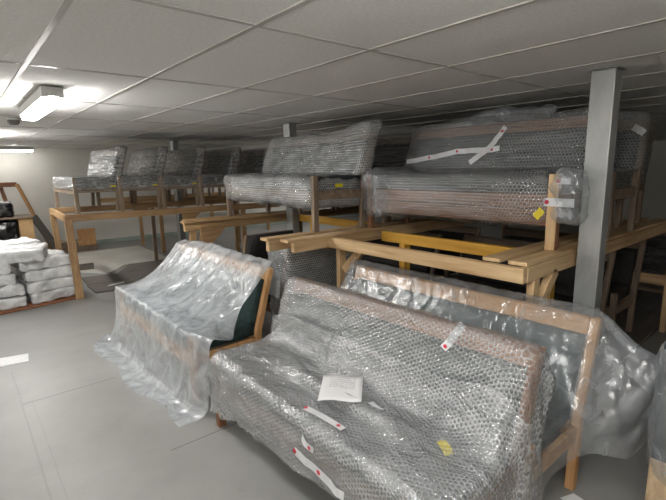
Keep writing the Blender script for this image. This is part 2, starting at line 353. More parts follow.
# suspended ceiling: slab, tiles, grid bars
ceil = struct(box('ceiling', XL, XR, YN, YF, CEIL + 0.04, CEIL + 0.1, M['tile'], bev=0))
GX0, GY0, TX, TY = 0.354, 1.555, 0.60, 1.20
kx = range(math.floor((XL - GX0) / TX), math.ceil((XR - GX0) / TX)); ky = range(math.floor((YN - GY0) / TY), math.ceil((YF - GY0) / TY))
tile_me = None
for i in kx:
    for j in ky:
        x0, y0 = GX0 + i * TX, GY0 + j * TY
        if x0 < -1.3 or y0 < 0.0 or x0 > 6.6:      # out of view: left to the slab
            continue
        if x0 + TX > XR or y0 + TY > YF: continue
        if tile_me is None:
            t = box('ceiling_tile', 0.006, TX - 0.006, 0.006, TY - 0.006, 0.0, 0.016, M['tile'], ceil, bev=0.003); tile_me = t.data
        else:
            t = link(bpy.data.objects.new('ceiling_tile', tile_me), ceil)
        t.location = (x0, y0, CEIL + random.uniform(-0.0005, 0.0015))
gx = gy = None
for i in kx:
    x = GX0 + i * TX
    if XL < x < XR and -1.4 < x < 7.0:
        if gx is None: gx = box('grid_runner', -0.012, 0.012, YN, YF, 0.0, 0.03, M['grid'], ceil, bev=0.001); o = gx
        else: o = link(bpy.data.objects.new('grid_runner', gx.data), ceil)
        o.location = (x, 0, CEIL - 0.0035)
for j in ky:
    y = GY0 + j * TY
    if 0 < y < YF:
        if gy is None: gy = box('grid_cross_bar', -1.3, 7.0, -0.012, 0.012, 0.0, 0.03, M['grid'], ceil, bev=0.001); o = gy
        else: o = link(bpy.data.objects.new('grid_cross_bar', gy.data), ceil)
        o.location = (0, y, CEIL - 0.003)

# steel posts from floor to ceiling
def steel_post(x, y, label):
    t = thing('steel_post', label, 'post', (x, y, 0), 0, 'steel posts')
    w, d, th = 0.105, 0.13, 0.012
    bm = bmesh.new(); box_into(bm, -w / 2, w / 2, -d / 2, d / 2, 0.012, CEIL - 0.008, 0.006); obj('shaft', bm, M['steel'], t)
    box('base_plate', -0.11, 0.11, -0.12, 0.12, 0.0, 0.012, M['steel'], t); box('head_plate', -0.07, 0.07, -0.08, 0.08, CEIL - 0.008, CEIL - 0.0045, M['steel'], t, bev=0.001)
    return t
steel_post(2.985, 1.045, 'large galvanised steel post in front of the stacked sofas, nearest')
steel_post(3.17, 4.525, 'galvanised steel post behind the middle bubble-wrapped sofa')
steel_post(3.12, 8.05, 'galvanised steel post behind the far left timber stand')

# ceiling lamps
M['lamp'] = emit('lamp_diffuser_glow', (1.0, 0.985, 0.955), LAMP)
M['lamp_dim'] = emit('lamp_tube_glow', (1.0, 0.985, 0.955), LAMP * 0.45)
def batten(x, y, rz, label, group, length=1.2, hw=0.058, glow='lamp'):
    t = thing('ceiling_lamp', label, 'lamp', (x, y, CEIL - 0.004), rz, group)
    bm = bmesh.new(); box_into(bm, -0.062, 0.062, -length / 2, length / 2, -0.066, 0.0, 0.008); obj('housing', bm, M['lampbody'], t)
    # rounded-end diffuser tray
    bm = bmesh.new(); n = 10; ring = []
    hl = length / 2 - 0.02
    for k in range(n + 1): a = math.pi * k / n; ring.append((hw * math.cos(a), hl - 0.05 + 0.07 * math.sin(a)))
    for k in range(n + 1): a = math.pi + math.pi * k / n; ring.append((hw * math.cos(a), -hl + 0.05 + 0.07 * math.sin(a)))
    lo = [bm.verts.new((px * 0.84, py * 0.985, -0.098)) for px, py in ring]; hi = [bm.verts.new((px, py, -0.060)) for px, py in ring]
    bm.faces.new(lo[::-1]); bm.faces.new(hi)
    for k in range(len(ring)): q = (k + 1) % len(ring); bm.faces.new((lo[k], lo[q], hi[q], hi[k]))
    bmesh.ops.recalc_face_normals(bm, faces=bm.faces)
    obj('diffuser', bm, M[glow], t)
    for s in (-1, 1): box('end_clip', -0.03, 0.03, s * (length / 2 + 0.006) - 0.006, s * (length / 2 + 0.006) + 0.006, -0.06, -0.004, M['lampbody'], t, bev=0.002)
    return t
batten(0.55, 3.92, 0, 'lit ceiling batten lamp with rounded diffuser above the open floor', 'ceiling lamps')
batten(0.45, 7.55, 0, 'lit ceiling batten lamp cut by the left edge, beyond the nearest one', 'ceiling lamps')
batten(0.80, 10.8, math.pi / 2, 'thin lit ceiling batten lamp running along the far wall', 'ceiling lamps', 1.05, 0.022, 'lamp_dim')
batten(0.55, 0.28, 0, 'lit ceiling batten lamp overhead, out of the picture', 'ceiling lamps')
batten(-1.9, 3.92, 0, 'lit ceiling batten lamp left of the picture', 'ceiling lamps')
batten(-1.9, 0.28, 0, 'lit ceiling batten lamp behind and left of the viewer', 'ceiling lamps')
batten(-1.9, 7.55, 0, 'added ceiling batten lamp far left, unseen, brightening the far wall', 'ceiling lamps')  # unseen lamp added to brighten the far wall and ceiling
batten(-1.9, -2.2, 0, 'added ceiling batten lamp far behind the viewer on the left, unseen, for ceiling bounce', 'ceiling lamps')  # unseen lamp added so floor bounce lifts the ceiling
batten(6.9, 8.7, math.pi / 2, 'ceiling batten lamp behind the far row of wrapped sofas', 'ceiling lamps')

# smoke detector
t = thing('smoke_detector', 'small grey round smoke detector on the ceiling beyond the nearest lamp', 'detector', (0.53, 5.35, CEIL - 0.0045))
def lathe(name, prof, mat, parent, seg=24):
    P = np.array([[(r * math.cos(2 * math.pi * k / seg), r * math.sin(2 * math.pi * k / seg), z) for r, z in prof] for k in range(seg)])
    return grid_obj(name, P, mat, parent, close_u=True)
lathe('base', [(0.001, 0), (0.06, 0), (0.06, -0.02), (0.001, -0.02)], M['lampbody'], t)
lathe('sensor_head', [(0.05, -0.02), (0.052, -0.04), (0.035, -0.062), (0.001, -0.065)], M['detector'], t)

# ------------------------------------------------------------------ sofas
HL = 0.87          # half length
def post_profile(x_foot, x_seat, x_top, w, h):
    return [(x_foot, 0), (x_foot + w * 0.9, 0), (x_seat + w, 0.40), (x_top + w * 0.8, h), (x_top, h), (x_seat, 0.40)]
def sofa(label, loc, rz=0.0, wood_key='oak', cloth='green', group=None, half=HL, h=0.865, cat='sofa', name='sofa'):
    W, WZ, CL = M[wood_key], M[wood_key + '_z'], M[cloth]
    t = thing(name, label, cat, loc, rz, group)
    for s in (-1, 1):
        ya, yb = sorted((s * half, s * (half - 0.045)))
        box('front_leg', 0.0, 0.05, ya, yb, 0.0, 0.47, WZ, t)
        prism_y('back_post', post_profile(0.505, 0.525, 0.665, 0.05, h), ya, yb, WZ, t)
        box('side_rail', 0.05, 0.535, ya + 0.008, yb - 0.008, 0.27, 0.345, W, t)
    box('front_rail', 0.006, 0.034, -half + 0.045, half - 0.045, 0.255, 0.345, W, t)
    box('back_rail', 0.54, 0.565, -half + 0.045, half - 0.045, 0.27, 0.345, W, t)
    k = (h - 0.40)
    dx = (0.665 - 0.525)
    zt = h - 0.085
    xr = 0.525 + dx * (zt - 0.40) / k
    prism_y('top_rail', [(xr - 0.004, zt), (xr + 0.042, zt), (0.665 + 0.036, h), (0.665 - 0.004, h)], -half + 0.045, half - 0.045, W, t, bev=0.006)
    soft_block('seat_cushion', 0.285, 0, 0.405, 0.53, 2 * half - 0.1, 0.125, CL, t, n=(8, 16, 4), power=8, amp=0.004)
    zb0, zb1 = 0.43, zt
    soft_block('back_cushion', 0.505 + dx * ((zb0 + zb1) / 2 - 0.40) / k, 0, (zb0 + zb1) / 2, 0.075, 2 * half - 0.1, zb1 - zb0, CL, t, n=(4, 16, 8), power=8, amp=0.003, shear=dx / k)
    return t
def stretch_wrap(t, half, h=0.865, mat='stretch', seed=0.0, over=0.0):
    """film stretched tight round seat and back, legs left bare"""
    k = h - 0.40; dx = 0.14
    soft_block('seat_film', 0.272, 0, 0.385, 0.57, 2 * half + 0.012, 0.20, M[mat], t, n=(10, 24, 6), power=9, amp=0.012, freq=7, seed=seed)
    soft_block('back_film', 0.522 + dx * (0.645 - 0.40) / k, 0, 0.655, 0.15, 2 * half + 0.012 + over, 0.46, M[mat], t, n=(6, 24, 12), power=7, amp=0.012, freq=7, shear=dx / k, seed=seed + 3)
def strip_on(bvh, name, pts, width, mat, parent, lift=0.004, d=None, world_inv=None, dots=None, wdir=None):
    """a tape laid along pts (world), each point pushed onto the surface"""
    P = []
    pts = [Vector(p) for p in pts]
    for i, p in enumerate(pts):
        hit = bvh.find_nearest(p)
        q, nrm = hit[0], hit[1]
        if nrm.dot(d) > 0: nrm = -nrm
        nrm = (nrm * 0.35 - d * 0.65).normalized()
        q = q + nrm * lift
        tdir = (pts[min(i + 1, len(pts) - 1)] - pts[max(i - 1, 0)]).normalized()
        s = tdir.cross(nrm).normalized() * width / 2
        P.append((q, s, nrm))
    bm = bmesh.new(); th = 0.0012; rows = []
    for q, s, nrm in P:
        rows.append([bm.verts.new(q - s), bm.verts.new(q + s), bm.verts.new(q + s - nrm * th), bm.verts.new(q - s - nrm * th)])
    for a, b in zip(rows[:-1], rows[1:]):
        for k in range(4): bm.faces.new((a[k], a[(k + 1) % 4], b[(k + 1) % 4], b[k]))
    bm.faces.new(rows[0]); bm.faces.new(rows[-1][::-1])
    bmesh.ops.recalc_face_normals(bm, faces=bm.faces)
    if world_inv is not None: bmesh.ops.transform(bm, matrix=world_inv, verts=bm.verts)
    o = obj(name, bm, mat, parent)
    for u in (dots or []):
        i = min(int(u * (len(P) - 1)), len(P) - 1); q, s, nrm = P[i]
        b2 = bmesh.new(); bmesh.ops.create_circle(b2, cap_ends=True, radius=width * 0.28, segments=14)
        z = nrm; x = s.normalized(); y = z.cross(x)
        Mx = Matrix((x, y, z)).transposed().to_4x4(); Mx.translation = q + nrm * 0.0012
        r = bmesh.ops.extrude_face_region(b2, geom=b2.faces[:]); bmesh.ops.translate(b2, vec=(0, 0, 0.0006), verts=[v for v in r['geom'] if isinstance(v, bmesh.types.BMVert)])
        bmesh.ops.transform(b2, matrix=(world_inv @ Mx) if world_inv is not None else Mx, verts=b2.verts)
        obj('printed_dot', b2, M['red'], o)
    return o

# ---- thin-sheet draping (position based, on a regular grid)
def drape(P, boxes, steps=260, dt=1 / 200.0, slack=1.0, stiff=1.0, bend=0.1, damp=0.985, mu=0.35, pins=None, floor=0.004, grav=9.8, planes=(), jitter=0.004, iters=2, seed=1, start=None):
    rng = np.random.default_rng(seed)
    if not isinstance(slack, tuple): slack = (slack, slack)
    P = P.astype(float).copy(); nu, nv = P.shape[:2]
    def rest(di, dj, i0=0):
        return np.linalg.norm(P[di:, :nv - dj if dj else nv] - P[:nu - di if di else nu, dj:] if False else P[di:, dj:] - P[:nu - di, :nv - dj], axis=-1) * (slack[0] if dj == 0 else slack[1] if di == 0 else (slack[0] + slack[1]) / 2)
    R10, R01, R20, R02 = rest(1, 0), rest(0, 1), rest(2, 0), rest(0, 2)
    RD1 = rest(1, 1); RD2 = np.linalg.norm(P[1:, :-1] - P[:-1, 1:], axis=-1) * (slack[0] + slack[1]) / 2
    if start is not None: P = start.astype(float).copy()
    P += rng.normal(0, jitter, P.shape)
    w = np.ones((nu, nv, 1))
    if pins is not None:
        for i, j in pins: w[i, j] = 0
    V = np.zeros_like(P)
    def solve(A, B, wa, wb, r, k):
        d = A - B; l = np.linalg.norm(d, axis=-1, keepdims=True) + 1e-9
        c = k * (l - r[..., None]) / l / np.maximum(wa + wb, 1e-6) * d
        A -= wa * c; B += wb * c
    def fam(P, ax, r, k):
        for o in (0, 1):
            if ax == 0:
                n = (nu - 1 - o + 1) // 2
                a = P[o + 1::2][:n]; b = P[o::2][:n]; solve(a, b, w[o + 1::2][:n], w[o::2][:n], r[o::2][:n], k)
            else:
                n = (nv - 1 - o + 1) // 2
                a = P[:, o + 1::2][:, :n]; b = P[:, o::2][:, :n]; solve(a, b, w[:, o + 1::2][:, :n], w[:, o::2][:, :n], r[:, o::2][:, :n], k)
    def jac(P, A, B, wa, wb, r, k):
        d = P[A] - P[B]; l = np.linalg.norm(d, axis=-1, keepdims=True) + 1e-9
        c = k * 0.5 * (l - r[..., None]) / l * d
        P[A] -= wa * c; P[B] += wb * c
    S = slice
    for st in range(steps):
        Q = P.copy()
        V[..., 2] -= grav * dt; V *= damp
        P = P + V * dt * w
        for it in range(iters):
            fam(P, 0, R10, stiff); fam(P, 1, R01, stiff)
            jac(P, (S(1, None), S(1, None)), (S(0, -1), S(0, -1)), w[1:, 1:], w[:-1, :-1], RD1, 0.25)
            jac(P, (S(1, None), S(0, -1)), (S(0, -1), S(1, None)), w[1:, :-1], w[:-1, 1:], RD2, 0.25)
            if bend:
                jac(P, (S(2, None), S(None)), (S(0, -2), S(None)), w[2:], w[:-2], R20, bend)
                jac(P, (S(None), S(2, None)), (S(None), S(0, -2)), w[:, 2:], w[:, :-2], R02, bend)
        for (c, A, hx) in boxes:
            loc = (P - c) @ A
            pen = hx - np.abs(loc)
            ins = (pen > 0).all(-1)
            if not ins.any(): continue
            l = loc[ins]; pe = pen[ins]; k = pe.argmin(-1); ar = np.arange(len(k))
            nl = np.zeros_like(l); nl[ar, k] = np.sign(l[ar, k])
            l[ar, k] += nl[ar, k] * pe[ar, k]
            wp = l @ A.T + c; nw = nl @ A.T
            dq = wp - Q[ins]; tang = dq - (dq * nw).sum(-1, keepdims=True) * nw
            P[ins] = wp - mu * tang
        for (n, d0) in planes:
            s = P @ n - d0; b = s < 0
            P[b] -= s[b][:, None] * n
        b = P[..., 2] < floor
        if b.any():
            P[b, 2] = floor; P[b, :2] -= mu * (P[b, :2] - Q[b, :2])
        if pins is not None:
            for i, j in pins: P[i, j] = Q[i, j]
        V = np.clip((P - Q) / dt, -3, 3)
    return P
def obox(cx, cy, cz, sx, sy, sz, tilt=0.0, m=0.008):
    ca, sa = math.cos(tilt), math.sin(tilt)
    A = np.array([[ca, 0, sa], [0, 1, 0], [-sa, 0, ca]])
    return (np.array([cx, cy, cz]), A, np.array([sx / 2 + m, sy / 2 + m, sz / 2 + m]))
def sofa_boxes(x, y, z=0.0, half=HL, h=0.865):
    tl = math.atan2(0.14, 0.465)
    return [obox(x + 0.28, y, z + 0.365, 0.56, 2 * half, 0.21), obox(x + 0.592, y, z + 0.63, 0.15, 2 * half, 0.50, tl),
            obox(x + 0.025, y - half + 0.02, z + 0.23, 0.05, 0.045, 0.47), obox(x + 0.025, y + half - 0.02, z + 0.23, 0.05, 0.045, 0.47),
            obox(x + 0.54, y - half + 0.02, z + 0.2, 0.05, 0.045, 0.42), obox(x + 0.54, y + half - 0.02, z + 0.2, 0.05, 0.045, 0.42)]
def resample(pts, n):
    pts = np.array(pts, float); d = np.r_[0, np.cumsum(np.linalg.norm(np.diff(pts, axis=0), axis=1))]
    s = np.linspace(0, d[-1], n); return np.stack([np.interp(s, d, pts[:, k]) for k in range(pts.shape[1])], 1)
def bvh_of(o):
    me = o.data; return BVHTree.FromPolygons([v.co.copy() for v in me.vertices], [tuple(p.vertices) for p in me.polygons])

# ================= sofa A: bubble-wrapped, front
AX, AY = 1.10, 1.64
sofa_a = sofa('sofa in clear bubble wrap standing nearest, paper note on its seat', (AX, AY, 0), 0, 'beech', 'green', 'sofas standing on the floor')
nu = 84
prof_in = resample([(-0.02, 0.235), (-0.035, 0.34), (-0.03, 0.455), (0.0, 0.49), (0.10, 0.49), (0.44, 0.485), (0.53, 0.53), (0.575, 0.66), (0.66, 0.89), (0.70, 0.90), (0.735, 0.86), (0.70, 0.5), (0.67, 0.22)], nu)
prof_web = resample([(-0.02, 0.235), (-0.035, 0.34), (-0.03, 0.455), (0.0, 0.49), (0.14, 0.51), (0.36, 0.60), (0.50, 0.70), (0.60, 0.80), (0.66, 0.89), (0.70, 0.90), (0.735, 0.86), (0.70, 0.5), (0.67, 0.22)], nu)
prof_mid = resample([(-0.02, 0.235), (-0.035, 0.34), (-0.03, 0.455), (0.0, 0.49), (0.10, 0.49), (0.36, 0.50), (0.50, 0.56), (0.57, 0.68), (0.66, 0.89), (0.70, 0.90), (0.735, 0.86), (0.70, 0.5), (0.67, 0.22)], nu)
ys = np.linspace(-HL - 0.03, HL + 0.03, 92)
rows = []
NE = 14
def sm(t): t = np.clip(t, 0, 1); return t * t * (3 - 2 * t)
def prof_at(y):
    a = sm((-(y) - 0.52) / 0.33); b = sm((y - 0.62) / 0.25)
    return prof_in * (1 - a) * (1 - b) + prof_web * a + prof_mid * b * (1 - a)
for k in range(NE, 0, -1):
    p = prof_at(ys[0]); tt = k / NE; z = p[:, 1] * (1 - tt) + np.minimum(p[:, 1], 0.15) * tt
    rows.append(np.stack([p[:, 0] * (1 - 0.10 * tt) + 0.03 * tt, np.full(nu, ys[0] + 0.03 * tt - 0.02 * math.sin(3 * tt)), z], 1))
for y in ys:
    p = prof_at(y); rows.append(np.stack([p[:, 0], np.full(nu, y), p[:, 1] - 0.03 * (p[:, 1] < 0.25) * math.sin(y * 3)], 1))
for k in range(1, NE + 1):
    p = prof_at(ys[-1]); tt = k / NE; z = p[:, 1] * (1 - tt) + np.minimum(p[:, 1], 0.17) * tt
    rows.append(np.stack([p[:, 0] * (1 - 0.10 * tt) + 0.03 * tt, np.full(nu, ys[-1] - 0.05 * tt), z], 1))
PA = np.stack(rows, 1) + np.array([AX, AY, 0])
PA = drape(PA, sofa_boxes(AX, AY), steps=90, slack=1.012, bend=0.15, jitter=0.003, mu=0.5, planes=[(np.array([-1.0, 0, 0]), -(AX + 0.80))], seed=3)
def normals(P):
    du = np.gradient(P, axis=0); dv = np.gradient(P, axis=1); n = np.cross(du, dv)
    return n / (np.linalg.norm(n, axis=-1, keepdims=True) + 1e-9)
def crease(P, amp, fu, fv, seed=0.0, skew=0.0):
    nu, nv = P.shape[:2]; out = np.zeros((nu, nv))
    for i in range(nu):
        for j in range(nv):
            q = noise.noise(Vector((i * fu + j * skew + seed, j * fv - i * skew * 0.5, seed)))
            out[i, j] = (1 - min(1, abs(q) * 3.2)) ** 3
    return out * amp
NA = normals(PA)
if NA[20, 60, 2] < 0: NA = -NA
PA = PA + NA * crease(PA, 0.010, 0.16, 0.035, 2.0, 0.02)[..., None]
k0 = int(nu * 0.47)
PO = PA[:k0 + 1] + NA[:k0 + 1] * (0.010 + crease(PA[:k0 + 1], 0.012, 0.2, 0.05, 7.0, 0.03)[..., None] + 0.012 * (np.linspace(0, 1, k0 + 1) ** 4)[:, None, None])
PO[-4:] += NA[k0 - 3:k0 + 1] * (RNG.random((1, PA.shape[1], 1)) * 0.012)
grid_obj('wrap_overlap', PO - np.array([AX, AY, 0]), M['bubble_o'], sofa_a)
wrap_a = grid_obj('bubble_wrap', PA - np.array([AX, AY, 0]), M['bubble_a'], sofa_a)
bv = bvh_of([c for c in sofa_a.children if c.name.startswith('wrap_overlap')][0]); bvb = bvh_of(wrap_a); off = Vector((AX, AY, 0))
def lin(a, b, n=9): a = np.array(a); b = np.array(b); return [tuple(a + (b - a) * k / (n - 1) - np.array(off)) for k in range(n)]
dtop = Vector((0, 0, -1)); dfr = Vector((1, 0, 0))
strip_on(bv, 'tape', lin((1.15, 1.59, 0.5), (1.17, 1.34, 0.5)), 0.035, M['tape'], sofa_a, d=dtop, dots=[0.12, 0.95])
strip_on(bv, 'tape', lin((1.06, 1.52, 0.41), (1.06, 1.43, 0.385), 5), 0.035, M['tape'], sofa_a, d=dfr, dots=[0.8])
strip_on(bv, 'tape', lin((1.06, 1.58, 0.305), (1.06, 1.24, 0.268)), 0.045, M['tape'], sofa_a, d=dfr, dots=[0.08, 0.55])
strip_on(bvb, 'tape', lin((1.74, 1.135, 0.83), (1.72, 1.175, 0.765), 5), 0.036, M['tape'], sofa_a, d=dfr, dots=[0.75])
strip_on(bv, 'label_tag', lin((1.38, 0.94, 0.5), (1.42, 1.01, 0.5), 5), 0.04, M['yellowtag'], sofa_a, lift=-0.012, d=dtop)
strip_on(bv, 'tape', lin((1.395, 1.40, 0.5), (1.365, 1.31, 0.5), 5), 0.03, M['tape'], sofa_a, d=dtop)
# paper note lying on the wrapped seat
zs = max(bv.ray_cast(Vector((1.335 + a_ - AX, 1.54 + b_ - AY, 1.2)), Vector((0, 0, -1)))[0].z for a_ in (-.1, -.05, 0, .05, .1) for b_ in (-.1, -.05, 0, .05, .1))
bm = bmesh.new(); nn = 8
gv = [[bm.verts.new(((i / nn - 0.5) * 0.205, (j / nn - 0.5) * 0.24, 0.006 * math.sin(i * 0.7) + 0.008 * (j / nn) ** 2)) for j in range(nn + 1)] for i in range(nn + 1)]
for i in range(nn):
    for j in range(nn): bm.faces.new((gv[i][j], gv[i + 1][j], gv[i + 1][j + 1], gv[i][j + 1]))
r = bmesh.ops.extrude_face_region(bm, geom=bm.faces[:]); bmesh.ops.translate(bm, vec=(0, 0, 0.0008), verts=[v for v in r['geom'] if isinstance(v, bmesh.types.BMVert)])
note = obj('paper_note', bm, M['note'], None, True)
note.location = (1.325, 1.53, zs + 0.008); note.rotation_euler = (0, math.radians(-2), math.radians(-46))
tag(note, 'white handwritten paper note lying on the bubble-wrapped seat', 'paper')

# ================= sofa B: behind A under a clear sheet
BX, BY = 1.67, 1.62
sofa_b = sofa('oak sofa with dark green seat under a clear sheet, behind the bubble-wrapped one', (BX, BY, 0), 0, 'oak', 'green', 'sofas standing on the floor')
nu, nv = 92, 100
top = resample([(0.765, 0.72), (0.77, 0.88), (0.72, 0.92), (0.64, 0.91), (0.52, 0.72), (0.30, 0.56), (0.04, 0.52), (-0.06, 0.44), (-0.09, 0.06)], nu)
rows = []
for j in range(nv):
    v = j / (nv - 1); y = -HL - 0.46 + v * (2 * HL + 0.46 + 0.06)
    e = max(0.0, (-HL - 0.02 - y)) / 0.44        # overhang past the near end
    p = top.copy()
    keep = sm((p[:, 0] - 0.25) / 0.4)            # the back part tents outwards
    e1, e2 = min(e / 0.5, 1.0), max(0.0, (e - 0.5) / 0.5)
    out_ = (0.27 * e1 - 0.17 * e2) * keep + 0.02 * min(e * 6, 1)
    drop_ = (0.20 * e1 + 0.24 * e2) * keep + 0.14 * e * (1 - keep)
    yy = np.where(y < -HL - 0.02, -HL - 0.02 - out_, y)
    z = np.maximum(p[:, 1] - drop_, 0.02 + 0.01 * RNG.random(nu))
    rows.append(np.stack([p[:, 0] * (1 - 0.20 * e1) + 0.08 * e1, yy + np.zeros(nu), z], 1))
PB = np.stack(rows, 1)
RB = PB.copy()
jr = int(round((0.46 - 0.22) / (2 * HL + 0.52) * (nv - 1)))
it = int(np.argmin(np.hypot(top[:, 0] - 0.68, top[:, 1] - 0.915)))
pins = [(i, jr) for i in range(max(0, it - 3), it + 6)] + [(it, j) for j in range(jr + 10, nv, 2)]
PB = drape(PB + np.array([BX, BY, 0]), sofa_boxes(BX, BY), steps=170, slack=(1.0, 1.006), bend=0.12, grav=5.0, iters=4, jitter=0.002, mu=0.6, pins=pins, planes=[(np.array([1.0, 0, 0]), AX + 0.74 - 0.2)], seed=5)
sheet_b = grid_obj('plastic_sheet', PB - np.array([BX, BY, 0]), M['sheet_b'])
sheet_b.location = (BX, BY, 0)
tag(sheet_b, 'clear creased plastic sheet over the oak sofa, bulging out at its near end', 'plastic sheet', 'loose plastic sheets')

# ================= sofa C: further back, milky sheet spilling to the floor
CX, CY = 1.11, 3.74
sofa_c = sofa('oak sofa with dark green seat under milky plastic spilling on the floor', (CX, CY, 0), 0, 'oak', 'green', 'sofas standing on the floor')
nu, nv = 104, 96
top = resample([(0.77, 0.66), (0.765, 0.88), (0.72, 0.92), (0.65, 0.925), (0.45, 0.82), (0.22, 0.66), (0.03, 0.53), (-0.05, 0.46), (-0.075, 0.25), (-0.09, 0.05), (-0.14, 0.02), (-0.32, 0.02)], nu)
rows = []
for j in range(nv):
    v = j / (nv - 1)
    s = np.linspace(0, 1, nu)
    y0 = -HL - 0.03 - 0.19 * sm((s - 0.38) / 0.14); y1 = HL - 0.14 + 0.30 * s
    y = y0 + v * (y1 - y0)
    zz = top[:, 1].copy()
    over = np.maximum(0, y - HL - 0.02) / 0.16
    zz = np.maximum(zz - 0.22 * np.clip(over, 0, 1.3), 0.02)
    # the pool on the floor: swings in and out
    pool = sm((s - 0.84) / 0.16)
    xx = top[:, 0] + pool * (0.16 * v - 0.02 + 0.07 * math.sin(5.5 * v + 0.6) + 0.04 * math.sin(13 * v))
    zz = zz + pool * 0.05 * (0.5 + 0.5 * math.sin(17 * v))
    xx = xx + 0.09 * sm((s - 0.45) / 0.1) * max(0.0, 1 - v / 0.15) ** 2
    rows.append(np.stack([xx, y, zz], 1))
PC = np.stack(rows, 1)
iT = int(np.argmin(np.hypot(top[:, 0] - 0.67, top[:, 1] - 0.92))); iF = int(np.argmin(np.hypot(top[:, 0] - 0.0, top[:, 1] - 0.505)))
PC0 = PC.copy()
ND = normals(PC)
if ND[40, 48, 2] < 0: ND = -ND
for i in range(nu):
    for j in range(nv):
        PC[i, j] += ND[i, j] * (0.035 * noise.fractal(Vector((i * 0.055 + j * 0.03, j * 0.06 - i * 0.03, 3.3)), 1.0, 2.0, 4) + 0.012)
PC[..., 2] = np.maximum(PC[..., 2], 0.01)
PC = drape(PC0 + np.array([CX, CY, 0]), sofa_boxes(CX, CY), start=PC + np.array([CX, CY, 0]), steps=170, slack=(1.004, 1.02), bend=0.12, grav=4.0, iters=6, jitter=0.003, mu=0.7, pins=[(i, j) for i in (iT, iF) for j in range(0, nv, 2)], seed=9)
sheet_c = grid_obj('plastic_sheet', PC - np.array([CX, CY, 0]), M['sheet_c'])
sheet_c.location = (CX, CY, 0)
tag(sheet_c, 'milky plastic sheet draped over the left floor sofa, pooling on the concrete', 'plastic sheet', 'loose plastic sheets')

# ------------------------------------------------------------------ timber stands
TOP = 1.09
def gusset(name, x, y, z, w, h, parent, mat, side=1, th=0.018):
    bm = bmesh.new()
    pr = [(0, 0), (w, 0), (w, -0.03), (0.06, -h), (0, -h)]
    a = [bm.verts.new((x + side * px, y, z + pz)) for px, pz in pr]; b = [bm.verts.new((x + side * px, y + th, z + pz)) for px, pz in pr]
    bm.faces.new(a); bm.faces.new(b[::-1])
    for i in range(5): bm.faces.new((a[i], b[i], b[(i + 1) % 5], a[(i + 1) % 5]))
    bmesh.ops.recalc_face_normals(bm, faces=bm.faces)
    return obj(name, bm, mat, parent)
# near stand
s1 = thing('timber_stand', 'raw pine stand with a yellow beam carrying the right-hand wrapped sofas', 'stand', (0, 0, 0), 0, 'timber stands')
Z1 = TOP - 0.022
bar('front_beam', (2.31, 1.125, Z1 - 0.045), (2.31, 2.78, Z1 - 0.045), 0.045, 0.085, M['pine_y'], s1)
bar('yellow_beam', (2.86, 1.40, Z1 - 0.045), (2.86, 2.70, Z1 - 0.045), 0.05, 0.085, M['yellow_y'], s1)
bar('rear_beam', (5.08, 1.10, Z1 - 0.045), (5.08, 2.78, Z1 - 0.045), 0.045, 0.085, M['pine_y'], s1)
bar('cross_beam', (2.335, 1.145, Z1 - 0.045), (5.10, 1.145, Z1 - 0.045), 0.045, 0.085, M['pine_x'], s1)
bar('cross_beam', (1.95, 2.80, Z1 - 0.045), (5.10, 2.80, Z1 - 0.045), 0.045, 0.085, M['pine_x'], s1)
for y in (1.17, 1.33): bar('top_board', (2.34, y + 0.02, TOP - 0.011), (5.1, y + 0.02, TOP - 0.011), 0.11, 0.022, M['pine_x'], s1, bev=0.002)
for y, x0 in ((2.80, 1.87), (2.99, 1.81)): bar('top_board', (x0, y, TOP - 0.011), (5.1, y, TOP - 0.011), 0.105, 0.022, M['pine_x'], s1, bev=0.002)
bar('cross_beam', (1.84, 2.99, Z1 - 0.045), (5.10, 2.99, Z1 - 0.045), 0.045, 0.085, M['pine_x'], s1)
bar('leg', (2.45, 1.145, 0), (2.45, 1.145, Z1 - 0.088), 0.07, 0.045, M['pine_z'], s1, upv=(0, 1, 0))
bar('leg', (2.42, 2.77, 0), (2.42, 2.77, Z1 - 0.088), 0.07, 0.045, M['pine_z'], s1, upv=(0, 1, 0))
bar('leg', (2.86, 2.45, 0), (2.86, 2.45, Z1 - 0.088), 0.075, 0.06, M['yellow_z'], s1, upv=(0, 1, 0))
bar('leg', (2.95, 1.27, 0), (2.95, 1.27, Z1 - 0.088), 0.07, 0.045, M['yellow_z'], s1, upv=(0, 1, 0))
bar('leg', (5.08, 1.085, 0), (5.08, 1.085, Z1 - 0.088), 0.07, 0.045, M['pine_z'], s1, upv=(0, 1, 0))
bar('leg', (5.08, 2.77, 0), (5.08, 2.77, Z1 - 0.088), 0.07, 0.045, M['pine_z'], s1, upv=(0, 1, 0))
bar('brace', (2.47, 1.145, 0.74), (2.70, 1.145, Z1 - 0.075), 0.045, 0.07, M['pine_z'], s1)
bar('brace', (2.42, 2.72, 0.78), (2.42, 2.50, Z1 - 0.075), 0.045, 0.07, M['pine_z'], s1)
bar('lower_rail', (5.10, 0.55, 0.50), (5.10, 2.75, 0.50), 0.03, 0.095, M['pine_y'], s1)
bar('leg', (5.12, 0.62, 0), (5.12, 0.62, 0.56), 0.07, 0.045, M['yellow_z'], s1, upv=(0, 1, 0))
bar('front_lath', (2.32, 1.42, Z1 - 0.01), (2.32, 2.7, Z1 - 0.01), 0.02, 0.02, M['pine_y'], s1)
